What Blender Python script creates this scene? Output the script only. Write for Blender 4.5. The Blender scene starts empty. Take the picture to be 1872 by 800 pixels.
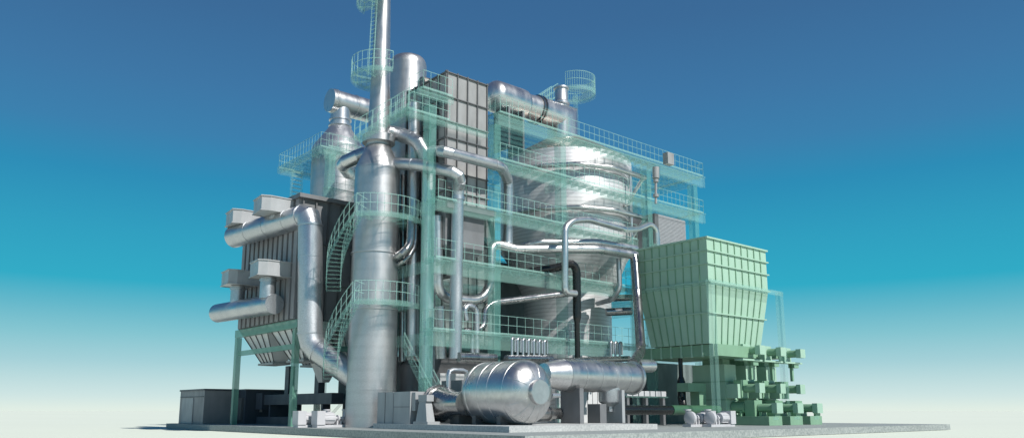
import bpy, bmesh, math, random
from mathutils import Vector, Matrix
random.seed(7)
PI = math.pi
scene = bpy.context.scene
COL = scene.collection

# ------------------------------------------------------------------ mesh helpers
class MB:
    def __init__(s): s.v = []; s.f = []
    def add(s, vs, fs):
        b = len(s.v); s.v += [tuple(p) for p in vs]; s.f += [tuple(i + b for i in f) for f in fs]
    def box(s, x0, x1, y0, y1, z0, z1):
        if x0 > x1: x0, x1 = x1, x0
        if y0 > y1: y0, y1 = y1, y0
        if z0 > z1: z0, z1 = z1, z0
        s.add([(x0,y0,z0),(x1,y0,z0),(x1,y1,z0),(x0,y1,z0),(x0,y0,z1),(x1,y0,z1),(x1,y1,z1),(x0,y1,z1)],
              [(0,3,2,1),(4,5,6,7),(0,1,5,4),(1,2,6,5),(2,3,7,6),(3,0,4,7)])
        return s
    def hexa(s, lo, hi):      # two quads, counter-clockwise seen from above
        s.add(list(lo) + list(hi), [(0,3,2,1),(4,5,6,7),(0,1,5,4),(1,2,6,5),(2,3,7,6),(3,0,4,7)]); return s
    def bar(s, p, q, w, h=None, up=(0,0,1)):
        h = h or w; p = Vector(p); q = Vector(q); d = (q - p)
        if d.length < 1e-6: return s
        d.normalize(); u = Vector(up)
        if abs(d.dot(u)) > .98: u = Vector((1,0,0))
        a = d.cross(u).normalized(); b = a.cross(d)
        a *= w/2; b *= h/2
        s.add([p-a-b, p+a-b, p+a+b, p-a+b, q-a-b, q+a-b, q+a+b, q-a+b],
              [(0,3,2,1),(4,5,6,7),(0,1,5,4),(1,2,6,5),(2,3,7,6),(3,0,4,7)]); return s
    def tube(s, pts, r, n=14, caps=True):
        pts = [Vector(p) for p in pts]; m = len(pts); rings = []
        rr = r if isinstance(r, (list, tuple)) else [r]*m
        d0 = (pts[1]-pts[0]).normalized()
        u = Vector((0,0,1)) if abs(d0.z) < .9 else Vector((1,0,0))
        a = d0.cross(u).normalized()
        for i in range(m):
            if i == 0: d = d0
            elif i == m-1: d = (pts[-1]-pts[-2]).normalized()
            else: d = ((pts[i]-pts[i-1]).normalized() + (pts[i+1]-pts[i]).normalized()).normalized()
            a = (a - d*a.dot(d)).normalized(); b = d.cross(a)
            rings.append([pts[i] + (a*math.cos(2*PI*k/n) + b*math.sin(2*PI*k/n))*rr[i] for k in range(n)])
        vs = [v for ring in rings for v in ring]
        fs = [(i*n+k, i*n+(k+1)%n, (i+1)*n+(k+1)%n, (i+1)*n+k) for i in range(m-1) for k in range(n)]
        if caps: fs += [tuple(reversed(range(n))), tuple((m-1)*n+k for k in range(n))]
        s.add(vs, fs); return s
    def lathe(s, prof, c=(0,0,0), axis='z', n=40, caps=True):    # prof: (radius, height along axis)
        vs = []
        for r, h in prof:
            for k in range(n):
                a = 2*PI*k/n; x, y = r*math.cos(a), r*math.sin(a)
                p = {'z': (x, y, h), 'x': (h, x, y), 'y': (y, h, x)}[axis]
                vs.append((c[0]+p[0], c[1]+p[1], c[2]+p[2]))
        m = len(prof)
        fs = [(i*n+k, i*n+(k+1)%n, (i+1)*n+(k+1)%n, (i+1)*n+k) for i in range(m-1) for k in range(n)]
        if caps: fs += [tuple(reversed(range(n))), tuple((m-1)*n+k for k in range(n))]
        s.add(vs, fs); return s
    def ring(s, c, r0, r1, z0, z1, a0=0, a1=2*PI, n=48):          # flat annular sector
        full = abs(a1-a0-2*PI) < 1e-6; vs = []
        for k in range(n+1):
            a = a0 + (a1-a0)*k/n; ca, sa = math.cos(a), math.sin(a)
            vs += [(c[0]+r0*ca, c[1]+r0*sa, z0), (c[0]+r1*ca, c[1]+r1*sa, z0), (c[0]+r1*ca, c[1]+r1*sa, z1), (c[0]+r0*ca, c[1]+r0*sa, z1)]
        fs = [(4*k+j, 4*k+(j+1)%4, 4*k+4+(j+1)%4, 4*k+4+j) for k in range(n) for j in range(4)]
        if not full: fs += [(3,2,1,0), (4*n, 4*n+1, 4*n+2, 4*n+3)]
        s.add(vs, fs); return s

def fillet(path, rad, k=3):
    path = [Vector(p) for p in path]; out = [path[0]]
    for i in range(1, len(path)-1):
        p = path[i]; d0 = (path[i-1]-p); d1 = (path[i+1]-p)
        l = min(rad, d0.length*.48, d1.length*.48); a = p + d0.normalized()*l; b = p + d1.normalized()*l
        for j in range(k+1):
            t = j/k; out.append(a*(1-t)**2 + p*2*t*(1-t) + b*t*t)
    out.append(path[-1]); return out

ROOT = {}
def _off(parent):
    o = parent
    while o.parent: o = o.parent
    return ROOT.get(o.name, Vector((0,0,0)))
def obj(name, mb, mat, parent=None, smooth=False, label=None, ang=32):
    me = bpy.data.meshes.new(name)
    off = _off(parent) if parent else Vector((0,0,0))
    me.from_pydata([tuple(Vector(v)-off) for v in mb.v], [], mb.f)
    bm = bmesh.new(); bm.from_mesh(me); bmesh.ops.recalc_face_normals(bm, faces=bm.faces); bm.to_mesh(me); bm.free()
    if smooth:
        me.shade_smooth(); me.set_sharp_from_angle(angle=math.radians(ang))
    me.materials.append(mat)
    o = bpy.data.objects.new(name, me); COL.objects.link(o)
    if parent: o.parent = parent
    if label: o['label'] = label
    return o
def tag(o, label, cat, group=None):
    o['label'] = label; o['category'] = cat
    if group: o['group'] = group
    return o
def thing(name, label, cat, loc, group=None):
    o = bpy.data.objects.new(name, None); COL.objects.link(o); o.location = loc; o.empty_display_size = .3
    ROOT[o.name] = Vector(loc); return tag(o, label, cat, group)
def struct(name, mb, mat):
    o = obj(name, mb, mat); o['kind'] = 'structure'; return o
def kids(o): return [c for c in bpy.data.objects if c.parent == o]
def dup(root, loc, label, group=None):
    def rec(o, par):
        c = o.copy(); COL.objects.link(c)
        if par: c.parent = par
        for ch in kids(o): rec(ch, c)
        return c
    src = list(bpy.data.objects); c = rec(root, None); c.location = loc; c['label'] = label
    if group: c['group'] = group
    return c

# ------------------------------------------------------------------ materials
def mat(name):
    m = bpy.data.materials.new(name); m.use_nodes = True
    return m, m.node_tree, m.node_tree.nodes['Principled BSDF']
def noise(nt, scale, detail=4, vec=None, coord='Object'):
    n = nt.nodes.new('ShaderNodeTexNoise'); n.inputs['Scale'].default_value = scale; n.inputs['Detail'].default_value = detail
    tc = nt.nodes.new('ShaderNodeTexCoord')
    if vec:
        mp = nt.nodes.new('ShaderNodeMapping'); mp.inputs['Scale'].default_value = vec
        nt.links.new(tc.outputs[coord], mp.inputs['Vector']); nt.links.new(mp.outputs[0], n.inputs['Vector'])
    else: nt.links.new(tc.outputs[coord], n.inputs['Vector'])
    return n
def ramp(nt, fac, stops):
    r = nt.nodes.new('ShaderNodeValToRGB'); e = r.color_ramp.elements
    while len(e) < len(stops): e.new(.5)
    for el, (p, c) in zip(e, stops): el.position = p; el.color = (*c, 1) if len(c) == 3 else c
    nt.links.new(fac, r.inputs[0]); return r
def g(v): return (v, v, v*1.01)
def steel(name, base, rough, metal=1., vary=.12, clad=None, spangle=8., bump=.04, tint=(1,1,1)):
    m, nt, b = mat(name)
    n = noise(nt, spangle, 6)
    c0 = tuple(base*(1-vary)*t for t in tint); c1 = tuple(min(1, base*(1+vary))*t for t in tint)
    r = ramp(nt, n.outputs['Fac'], [(.3, c0), (.7, c1)])
    nt.links.new(r.outputs[0], b.inputs['Base Color'])
    b.inputs['Metallic'].default_value = metal
    n2 = noise(nt, 1.3, 5, (1,1,.25))
    rr = ramp(nt, n2.outputs['Fac'], [(.3, g(max(.05, rough-.1))), (.7, g(rough+.1))])
    nt.links.new(rr.outputs[0], b.inputs['Roughness'])
    bp = nt.nodes.new('ShaderNodeBump'); bp.inputs['Strength'].default_value = .35; bp.inputs['Distance'].default_value = bump
    n3 = noise(nt, .9, 3)
    if clad:
        tc = nt.nodes.new('ShaderNodeTexCoord'); w = nt.nodes.new('ShaderNodeTexWave'); w.bands_direction = clad[0]
        w.inputs['Scale'].default_value = clad[1]; wr = ramp(nt, w.outputs['Fac'], [(.0, g(1-clad[3])), (.45, g(1)), (1, g(1))]); mm = nt.nodes.new('ShaderNodeMixRGB'); mm.blend_type = 'MULTIPLY'; mm.inputs[0].default_value = 1; nt.links.new(r.outputs[0], mm.inputs[1]); nt.links.new(wr.outputs[0], mm.inputs[2]); nt.links.new(mm.outputs[0], b.inputs['Base Color']); w.inputs['Distortion'].default_value = .6; w.inputs['Detail Scale'].default_value = .4
        nt.links.new(tc.outputs['Object'], w.inputs['Vector'])
        mx = nt.nodes.new('ShaderNodeMath'); mx.operation = 'MULTIPLY_ADD'; mx.inputs[1].default_value = clad[2]
        nt.links.new(w.outputs['Fac'], mx.inputs[0]); nt.links.new(n3.outputs['Fac'], mx.inputs[2]); nt.links.new(mx.outputs[0], bp.inputs['Height'])
    else: nt.links.new(n3.outputs['Fac'], bp.inputs['Height'])
    nt.links.new(bp.outputs[0], b.inputs['Normal'])
    return m
def paint(name, col, rough=.5, vary=.12, alpha=1., scale=1.5, dirt=0):
    m, nt, b = mat(name)
    n = noise(nt, scale, 8, (1,1,.45))
    r = ramp(nt, n.outputs['Fac'], [(.3, tuple(c*(1-vary) for c in col)), (.72, tuple(min(1,c*(1+vary)) for c in col))])
    nt.links.new(r.outputs[0], b.inputs['Base Color'])
    rr = ramp(nt, n.outputs['Fac'], [(.3, g(rough+.08)), (.7, g(rough-.08))]); nt.links.new(rr.outputs[0], b.inputs['Roughness'])
    if alpha < 1: b.inputs['Alpha'].default_value = alpha
    return m

M = {}
M['satin']  = steel('stack_steel', .50, .42, .92, .07, ('Z', .45, .03, .05), 14, .015)
M['bright'] = steel('bright_steel', .62, .33, .92, .10, None, 10, .02)
M['galv']   = steel('galvanised_steel', .52, .38, .88, .16, None, 16, .03, (.96,.99,1.03))
M['clad']   = steel('cladding_steel', .66, .52, .5, .05, ('Z', 1.05, .02, .22), 9, .006)
M['chrome'] = steel('dark_chrome', .36, .26, .95, .15, None, 6, .04)
M['drum']   = steel('drum_steel', .56, .33, .95, .08, None, 5, .012)
M['mesh']   = paint('grey_plate', (.29,.29,.29), .4, .18)
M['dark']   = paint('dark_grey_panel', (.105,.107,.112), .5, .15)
M['mid']    = paint('mid_grey_panel', (.165,.17,.178), .5, .15)
M['shade']  = paint('dark_teal_hall_and_shade', (.17,.215,.21), .6, .15)  # hall wall, and the dark backing added for the shaded interior
M['walk']   = paint('walkway_grating', (.13,.31,.29), .5, .03, .36)
M['rib']    = paint('filter_panel_grey', (.23,.23,.24), .5, .15)
M['hood']   = paint('pale_grey_sheet', (.36,.37,.38), .32, .1)
M['black']  = paint('black_pipe', (.012,.013,.014), .25, .2)
M['navy']   = paint('dark_navy_panel', (.055,.066,.085), .45, .12)
M['pale']   = paint('pale_box_paint', (.33,.345,.355), .5, .1)
M['white']  = paint('off_white_panel', (.62,.63,.64), .5, .06)
M['tealcol'] = paint('teal_column', (.20,.49,.43), .4, .02, .27)
M['tealsolid'] = paint('dark_teal_leg', (.17,.38,.30), .4, .05, .62)
M['teal']   = paint('teal_steel', (.34,.60,.53), .4, .02, .16)
M['tealthin'] = paint('teal_platform', (.26,.50,.44), .4, .02, .19)
M['tealrail'] = paint('teal_railing', (.36,.60,.54), .4, .05, .32)
M['tealdk'] = paint('teal_grating', (.10,.28,.27), .5, .03, .16)
M['green']  = paint('green_silo_paint', (.34,.51,.40), .5, .05)
M['green2'] = paint('shade_darkened_green', (.20,.35,.235), .5, .08)  # green darkened to carry the shade on the machines' side faces
M['greendk'] = paint('dark_green_pipe', (.05,.13,.075), .35, .1)
M['pump']   = paint('pump_grey', (.50,.50,.52), .35, .08)
M['brick']  = paint('louvre_grey', (.36,.36,.38), .5, .1, 1, 6)
M['brown']  = steel('weathered_duct', .30, .45, .8, .3, None, 2.5, .03, (1.1,.95,.85))
def concrete(name, c0, c1):
    m, nt, b = mat(name)
    n = noise(nt, 9, 10); r = ramp(nt, n.outputs['Fac'], [(.35, c0), (.65, c1)])
    n2 = noise(nt, .35, 6); mx = nt.nodes.new('ShaderNodeMixRGB'); mx.blend_type = 'MULTIPLY'; mx.inputs[0].default_value = .5
    r2 = ramp(nt, n2.outputs['Fac'], [(.3, (.7,.7,.7)), (.7, (1,1,1))])
    nt.links.new(r.outputs[0], mx.inputs[1]); nt.links.new(r2.outputs[0], mx.inputs[2]); nt.links.new(mx.outputs[0], b.inputs['Base Color'])
    b.inputs['Roughness'].default_value = .85
    bp = nt.nodes.new('ShaderNodeBump'); bp.inputs['Strength'].default_value = .4; bp.inputs['Distance'].default_value = .03
    nt.links.new(n.outputs['Fac'], bp.inputs['Height']); nt.links.new(bp.outputs[0], b.inputs['Normal'])
    return m
M['concrete'] = concrete('slab_concrete', (.22,.25,.25), (.37,.40,.39))
M['plinth'] = concrete('plinth_concrete', (.40,.42,.42), (.55,.56,.55))
m, nt, b = mat('pale_ground'); n = noise(nt, .02, 4)
r = ramp(nt, n.outputs['Fac'], [(.3, (.655,.70,.61)), (.7, (.685,.73,.635))]); nt.links.new(r.outputs[0], b.inputs['Base Color']); b.inputs['Roughness'].default_value = .95
b.inputs['Specular IOR Level'].default_value = 0.
M['ground'] = m

# ------------------------------------------------------------------ setting
mb = MB(); mb.add([(-3000,-3000,-.42),(9000,-3000,-.42),(9000,9000,-.42),(-3000,9000,-.42)], [(0,1,2,3)])
struct('ground', mb, M['ground'])
mb = MB().box(22.1,65.6,24.3,67.5,-.4,0); struct('foundation_slab', mb, M['concrete'])
mb = MB().box(24.8,30.2,28.35,40.3,.003,.29).box(30.215,35.7,28.35,40.3,.003,.29); struct('equipment_plinth', mb, M['plinth'])

# ------------------------------------------------------------------ railing / deck helpers
def rail(mb, pts, h=1.1, step=.55, w=.03, toe=True):
    pts = [Vector(p) for p in pts]
    for a, b in zip(pts[:-1], pts[1:]):
        L = (b-a).length; k = max(1, round(L/step))
        for i in range(k+1):
            p = a + (b-a)*i/k; ww = w if i % 3 else w*1.3
            mb.bar(p, p+Vector((0,0,h)), ww)
        for f in (1, .52): mb.bar(a+Vector((0,0,h*f)), b+Vector((0,0,h*f)), w*1.15)
        if toe: mb.bar(a+Vector((0,0,.07)), b+Vector((0,0,.07)), .025, .12)
    return mb
def arc(c, r, z, a0, a1, n): return [(c[0]+r*math.cos(a0+(a1-a0)*i/n), c[1]+r*math.sin(a0+(a1-a0)*i/n), z) for i in range(n+1)]
def hcol(mb, x, y, z0, z1, w=.55, d=.65):      # H section: flanges face -y and +y
    mb.box(x-w/2, x+w/2, y-d/2, y+d/2, z0, z1)
def fbeam_x(mb, x0, x1, y, z, h=.85):          # front edge beam along x, top at z
    mb.box(x0, x1, y-.22, y+.16, z-.12, z).box(x0, x1, y-.14, y+.14, z-h, z-.123)
def fbeam_y(mb, x, y0, y1, z, h=.7):
    mb.box(x-.15, x+.15, y0, y1, z-h, z)
def deckmesh(x0, x1, y0, y1, z, joist=.8, along='y'):
    mb = MB().box(x0, x1, y0, y1, z-.06, z)
    if along == 'y':
        k = int((x1-x0)/joist)
        for i in range(k+1): x = x0+.05+(x1-x0-.1)*i/max(1,k); mb.box(x-.05, x+.05, y0+.02, y1-.02, z-.3, z-.063)
    else:
        k = int((y1-y0)/joist)
        for i in range(k+1): y = y0+.05+(y1-y0-.1)*i/max(1,k); mb.box(x0+.02, x1-.02, y-.05, y+.05, z-.3, z-.063)
    return mb
def pipe(name, label, cat, path, r, m, fil=None, joints=True, n=16, group=None, extra=None):
    n = max(n, 24); pts = fillet(path, fil if fil else r*2.2, 2 if len(path) < 9 else 3)
    o = obj(name, MB().tube(pts, r, n), m, None, True, None, 17); tag(o, label, cat, group)
    if joints and len(path) > 2:
        P_ = [Vector(p) for p in path]
        for i in range(1, len(P_)-1):
            for q in (P_[i-1], P_[i+1]):
                d = q-P_[i]; l = min(fil if fil else r*2.2, d.length*.48)
                c = P_[i]+d.normalized()*l
                if d.length > l*2.05: obj('joint_band', MB().tube([c-d.normalized()*.05, c+d.normalized()*.05], r*1.05, n), m, o, True)
    if r >= .36 and joints:
        for q0, q1 in zip(path[:-1], path[1:]):
            q0, q1 = Vector(q0), Vector(q1); L = (q1-q0).length; k = int(L/2.3); d = (q1-q0).normalized()
            for i in range(1, k): c = q0+(q1-q0)*i/k; obj('sheet_seam', MB().tube([c-d*.025, c+d*.025], r*1.018, n), m, o, True)
    for (a, b, rr) in (extra or []): obj('flange', MB().tube([a, b], rr, n), m, o, True)
    return o
# ------------------------------------------------------------------ chimney stack
SC = (26.67, 43.68)
t = thing('chimney_stack', 'tall slender silver chimney stack with a conical shoulder, ringed by pale green platforms', 'chimney', (SC[0], SC[1], 0))
sh = obj('shell', MB().lathe([(1.58,0),(1.56,2),(1.51,9),(1.47,16.55)], SC+(0,), n=56), M['satin'], t, True)
for z in (2.3, 7.3, 10.95): obj('joint_band', MB().lathe([(1.5,z-.06),(1.575-.0*z,z-.05),(1.575,z+.05),(1.5,z+.06)], SC+(0,), n=56, caps=False), M['satin'], sh, True)
obj('cone', MB().lathe([(1.47,16.56),(1.47,16.7),(.86,18.15),(.78,18.25)], SC+(0,), n=56), M['satin'], t, True)
obj('collar', MB().lathe([(.8,18.26),(.8,18.45),(1.08,18.46),(1.09,18.95),(1.0,19.02),(.76,19.04)], SC+(0,), n=48), M['satin'], t, True)
obj('flue', MB().lathe([(.76,18.3),(.72,20.2),(.65,22.5),(.52,29),(.50,33)], SC+(0,), n=44), M['satin'], t, True)
def ringplat(z, r0, r1, a0, a1, nm='platform'):
    A0, A1 = math.radians(a0), math.radians(a1)
    p = obj(nm, MB().ring(SC, r0, r1, z-.06, z, A0, A1).ring(SC, r1-.04, r1+.05, z-.22, z+.12, A0, A1), M['tealthin'], t)
    mb = MB(); n = max(6, int(abs(A1-A0)*r1/.42))
    pts = arc(SC, r1, z, A0, A1, n)
    for i, q in enumerate(pts): mb.bar(q, (q[0], q[1], q[2]+1.25), .03 if i % 3 else .045)
    for f in (1.25, .64):
        for a, b in zip(pts[:-1], pts[1:]): mb.bar((a[0],a[1],a[2]+f), (b[0],b[1],b[2]+f), .045)
    for a in (a0, a1):
        ra = math.radians(a); c, s_ = math.cos(ra), math.sin(ra)
        for f in (1.25,.64): mb.bar((SC[0]+r0*c, SC[1]+r0*s_, z+f), (SC[0]+r1*c, SC[1]+r1*s_, z+f), .045)
    obj('railing', mb, M['tealrail'], p)
    mb = MB()
    for k in range(max(3, n//3)):
        a = A0+(A1-A0)*(k+.5)/max(3, n//3); c, s_ = math.cos(a), math.sin(a)
        mb.bar((SC[0]+r0*.9*c, SC[1]+r0*.9*s_, z-.12), (SC[0]+r1*c, SC[1]+r1*s_, z-.12), .06, .12)
    obj('bracket', mb, M['tealthin'], p)
    return p
ringplat(28.55, .5, 1.75, 105, 262)
ringplat(23.05, .62, 1.95, 75, 262)
ringplat(13.0, 1.52, 3.1, 215, 385)
ringplat(7.55, 1.55, 2.95, 215, 385)
def spiral(z0, z1, a0, a1, r0, r1, n):
    tr = MB(); st = [MB(), MB()]; rl = [MB(), MB()]; pr_ = None
    for i in range(n):
        a = math.radians(a0+(a1-a0)*i/(n-1)); z = z0+(z1-z0)*i/(n-1); c, s_ = math.cos(a), math.sin(a)
        b = math.radians(2.6)
        def pt(r, da, zz): return (SC[0]+r*math.cos(a+da), SC[1]+r*math.sin(a+da), zz)
        tr.hexa([pt(r0,-b,z-.04), pt(r1,-b,z-.04), pt(r1,b,z-.04), pt(r0,b,z-.04)], [pt(r0,-b,z), pt(r1,-b,z), pt(r1,b,z), pt(r0,b,z)])
        q = [pt(r0,0,z), pt(r1,0,z)]
        if pr_:
            for k in (0,1):
                st[k].bar(pr_[k], q[k], .05, .24)
                for f in (1.2,.6): rl[k].bar((*pr_[k][:2], pr_[k][2]+f), (*q[k][:2], q[k][2]+f), .04)
        if i % 2 == 0:
            for k in (0,1): rl[k].bar(q[k], (*q[k][:2], q[k][2]+1.2), .035)
        pr_ = q
    s0 = obj('spiral_stair', tr, M['tealthin'], t); 
    for k in (0,1): obj('stringer', st[k], M['tealthin'], s0); obj('railing', rl[k], M['tealrail'], s0)
spiral(13.0, 8.6, 213, 140, 2.15, 3.05, 20)
spiral(7.5, 3.0, 213, 140, 2.15, 3.0, 20)
mb = MB()
la = math.radians(196); lx, ly = math.cos(la), math.sin(la); tx, ty = -ly, lx
for k in (-1, 1):
    mb.bar((SC[0]+.98*lx+k*.22*tx, SC[1]+.98*ly+k*.22*ty, 23.05), (SC[0]+.72*lx+k*.22*tx, SC[1]+.72*ly+k*.22*ty, 31.5), .06)
z = 23.3
while z < 31.4:
    rr = .98-.26*(z-23.05)/8.45
    mb.bar((SC[0]+rr*lx-.22*tx, SC[1]+rr*ly-.22*ty, z), (SC[0]+rr*lx+.22*tx, SC[1]+rr*ly+.22*ty, z), .045); z += .3
ld = obj('ladder', mb, M['tealrail'], t)

# ------------------------------------------------------------------ steel frame of the boiler house
F0 = 39.55
frame = thing('steel_frame', 'multi-storey frame of translucent pale green steel with railed walkways around the boiler', 'steel structure', (27.5, F0, 0))
XC = [27.9, 33.3, 39.6, 49.4, 55.7]; YR = [39.55, 46.2, 52.6]
L1, L2, L3, L4, RF = 5.85, 10.3, 14.12, 17.72, 21.05
def part(nm, mb, m): return obj(nm, mb, m, frame)
for i, x in enumerate(XC):
    for j, y in enumerate(YR):
        if j == 1 and x in (39.6, 49.4): continue
        top = RF-.86
        if j == 0 and x == 39.6: top = RF-.86
        mb = MB(); hcol(mb, x, y, 0, top); c = part('column', mb, M['tealcol'])
        if j == 0: obj('base_plate', MB().box(x-.5, x+.5, y-.5, y+.5, .3 if x < 35.9 and y < 40 else .003, .36 if x < 35.9 and y < 40 else .1), M['teal'], c)
FR = .36
def fx(x0, x1, y, z, h=.85):
    mb = MB(); fbeam_x(mb, x0, x1, y, z, h); return part('beam', mb, M['teal'])
def fy(x, y0, y1, z, h=.7):
    mb = MB(); fbeam_y(mb, x, y0, y1, z, h); return part('beam', mb, M['teal'])
fx(33.2, 56.9, F0-FR, RF, .95); fx(26.7, 29.4, F0-FR, RF, .5)
fx(33.0, 56.7, F0-FR, L4, .85); fx(28.2, 47.6, F0-FR, L3, .8)
fx(28.1, 47.6, F0-FR, L2, .95); fx(28.0, 48.6, F0-FR, L1, 1.0)
fx(49.4, 56.7, F0-FR, L3, .8)
for z in (RF-.3, L4, L3, L2, L1):
    fx(27.6, 56.0, YR[2]+.4, z, .8)
for x in XC:
    for z in (RF-.32, L4-.2, L3-.2, L2-.2, L1-.2):
        if x in (39.6, 49.4) and z < RF-.4: fy(x, F0+.35, F0+1.5, z); continue
        fy(x, F0+.35, YR[2]-.35, z)
def deck(x0, x1, y0, y1, z, along='y', j=.8): return part('deck', deckmesh(x0, x1, y0, y1, z, j, along), M['walk'] if y1-y0 < 1.9 and x1 > 30 else M['tealdk'])
deck(33.1, 40.6, F0-.1, YR[2], RF+.004, 'x'); deck(50.6, 56.8, F0-.1, YR[2], RF+.004, 'x'); deck(40.62, 50.58, F0-.1, 40.3, RF+.004)
deck(26.8, 29.3, F0-.1, 40.6, RF+.004)
deck(33.2, 49.6, F0-.1, 40.25, L4+.004); deck(49.62, 56.6, F0-.1, YR[2], L4+.004, 'x')
for z in (L3, L2, L1):
    deck(28.2, 47.5, F0-.1, 40.25, z+.004); deck(28.2, 39, 46.0, YR[2], z+.004, 'x')
deck(49.8, 56.6, F0-.1, YR[2], L2+.004, 'x')
def rl(pts, **k): return part('railing', rail(MB(), pts, **k), M['tealrail'])
E_ = F0-FR-.12
rl([(33.4,45,RF),(33.4,E_,RF),(56.7,E_,RF),(56.7,46,RF)], h=1.2); rl([(27.0,40.6,RF),(27.0,E_,RF),(29.3,E_,RF)], h=1.2)
rl([(33.4,E_+.9,L4),(33.4,E_,L4),(56.5,E_,L4),(56.5,46,L4)], h=1.15)
rl([(28.3,E_+1.2,L3),(28.3,E_,L3),(47.5,E_,L3)], h=1.2)
rl([(28.2,E_+1.2,L2),(28.2,E_,L2),(47.5,E_,L2)], h=1.2, step=.75)
rl([(28.1,E_+1.2,L1),(28.1,E_,L1),(48.4,E_,L1)], h=1.25, step=.75)
for z in (RF, L4, L3, L2, L1): rl([(28,YR[2]+.55,z),(56.4,YR[2]+.55,z)], step=.8)
for z0, z1 in ((L1, L2), (0, L1)):             # diagonal bracing at the back
    for xa, xb in ((27.9,33.3),(33.3,39.6),(49.4,55.7)):
        mb = MB(); mb.bar((xa+.3,YR[2],z0+.1),(xb-.3,YR[2],z1-.9),.18).bar((xb-.3,YR[2]+.19,z0+.1),(xa+.3,YR[2]+.19,z1-.9),.18); part('brace', mb, M['teal'])
# walkway on the left of the roof and its stair
fx(25.9, 32.3, F0-FR, 19.36, .42); deck(25.8, 29, F0-.1, 40.4, 19.37)
rl([(25.9,E_+2,19.37),(25.9,E_,19.37),(29.1,E_,19.37)], h=1.2)
w = thing('roof_stair', 'straight pale green stair with handrails crossing in front of the upper chimney flue', 'stair', (24.2,42,17))
a, b = Vector((25.9,38.7,19.36)), Vector((24.05,42.0,17.7))
side = Vector((.26,.14,0))
for s_ in (-1,1): obj('stringer', MB().bar(a+side*s_, b+side*s_, .08, .3), M['teal'], w)
mb = MB()
for i in range(10):
    p = a+(b-a)*(i+.5)/10; mb.hexa([p+side*-1+Vector((.12,-.2,-.02)), p+side+Vector((.12,-.2,-.02)), p+side+Vector((-.12,.2,-.02)), p+side*-1+Vector((-.12,.2,-.02))],
        [p+side*-1+Vector((.12,-.2,.02)), p+side+Vector((.12,-.2,.02)), p+side+Vector((-.12,.2,.02)), p+side*-1+Vector((-.12,.2,.02))])
obj('tread', mb, M['tealthin'], w)
for s_ in (-1,1): obj('railing', rail(MB(), [b+side*s_, a+side*s_], 1.15, .45, .035, False), M['tealrail'], w)

# ------------------------------------------------------------------ boiler
BX, BY = 46.7, 46.0
t = thing('boiler', 'huge ribbed grey boiler cylinder with a waist cone, standing inside the green steel frame', 'boiler', (BX,BY,0))
obj('shell', MB().lathe([(5.55,13.9),(5.58,14.0),(5.58,21.35),(5.5,21.5)], (BX,BY,0), n=96), M['clad'], t, True)
obj('top_cone', MB().lathe([(5.48,21.5),(5.2,21.75),(1.5,24.0),(1.27,24.1)], (BX,BY,0), n=72), M['brown'], t, True)
obj('waist_cone', MB().lathe([(5.5,13.9),(4.9,13.0),(4.75,12.6),(3.75,10.4),(3.6,10.3)], (BX,BY,0), n=80), M['clad'], t, True)
obj('lower_shell', MB().lathe([(3.6,0),(3.6,10.3)], (BX,BY,0), n=72), M['clad'], t, True)
NK = (BX-.9, BY-.6)
d = thing('boiler_outlet_duct', 'polished mitred duct rising from the boiler top and turning left to a round-ended drum', 'duct', (BX,BY,24))
ny = 45.2; ax0, ax1 = (41.61,45.2,25.28), (45.59,45.2,25.52)
zc = (ax0[2]+ax1[2])/2
nx = ax1[0]
# riser with a 45 degree mitre at the top
n = 40; r = 1.3; hr = 1.13
vs = []; 
for k in range(n):
    a = 2*PI*k/n; vs.append((nx+r*math.cos(a), ny+r*math.sin(a), 21.5))
for k in range(n):
    a = 2*PI*k/n; vs.append((nx+r*math.cos(a), ny+r*math.sin(a), zc+hr*math.cos(a)))
for k in range(n):
    a = 2*PI*k/n; vs.append((ax0[0]+.9, ny+hr*math.sin(a), zc+hr*math.cos(a)))
mb = MB(); mb.add(vs, [(i*n+k, i*n+(k+1)%n, (i+1)*n+(k+1)%n, (i+1)*n+k) for i in range(2) for k in range(n)])
obj('elbow', mb, M['bright'], d, True)
e0 = ax0[0]+.9
obj('expansion_joint', MB().lathe([(hr,-.2),(hr+.1,-.19),(hr+.1,-.1),(hr+.01,-.09),(hr+.01,.08),(hr+.1,.09),(hr+.1,.19),(hr,.2)], (e0+.1,ny,zc), 'x', 40, False), M['chrome'], d, True)
obj('reducer', MB().lathe([(1.0,ax0[0]-.4),(hr-.02,e0+.1)], (0,ny,zc), 'x', 40), M['bright'], d, True)
dx0 = (37.21,45.2,24.73)[0]
R = 1.27
prof = [(0.01,dx0)]+[(R*math.sin(a), dx0+.95*(1-math.cos(a))) for a in [PI/2*i/8 for i in range(1,9)]]+[(R,ax0[0]-.9)]+[(.95+(R-.95)*math.cos(a), ax0[0]-.9+.5*math.sin(a)) for a in [PI/2*i/4 for i in range(1,5)]]
dr = obj('drum', MB().lathe(prof, (0,ny,zc-.05), 'x', 48, True), M['bright'], d, True)
for x in (dx0+1.6, dx0+3.1):
    obj('saddle', MB().box(x-.09,x+.09,ny-.9,ny+.9,RF+.01,zc-.9), M['mid'], d)
obj('vent_neck', MB().lathe([(.55,zc+.8),(.55,zc+1.15),(.72,zc+1.2),(.72,zc+1.32),(.58,zc+1.45),(.55,zc+1.5),(.55,zc+2.55),(.66,zc+2.58),(.66,zc+2.72),(.5,zc+2.72)], (nx-.1,ny,0), n=32), M['galv'], d, True)
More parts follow.
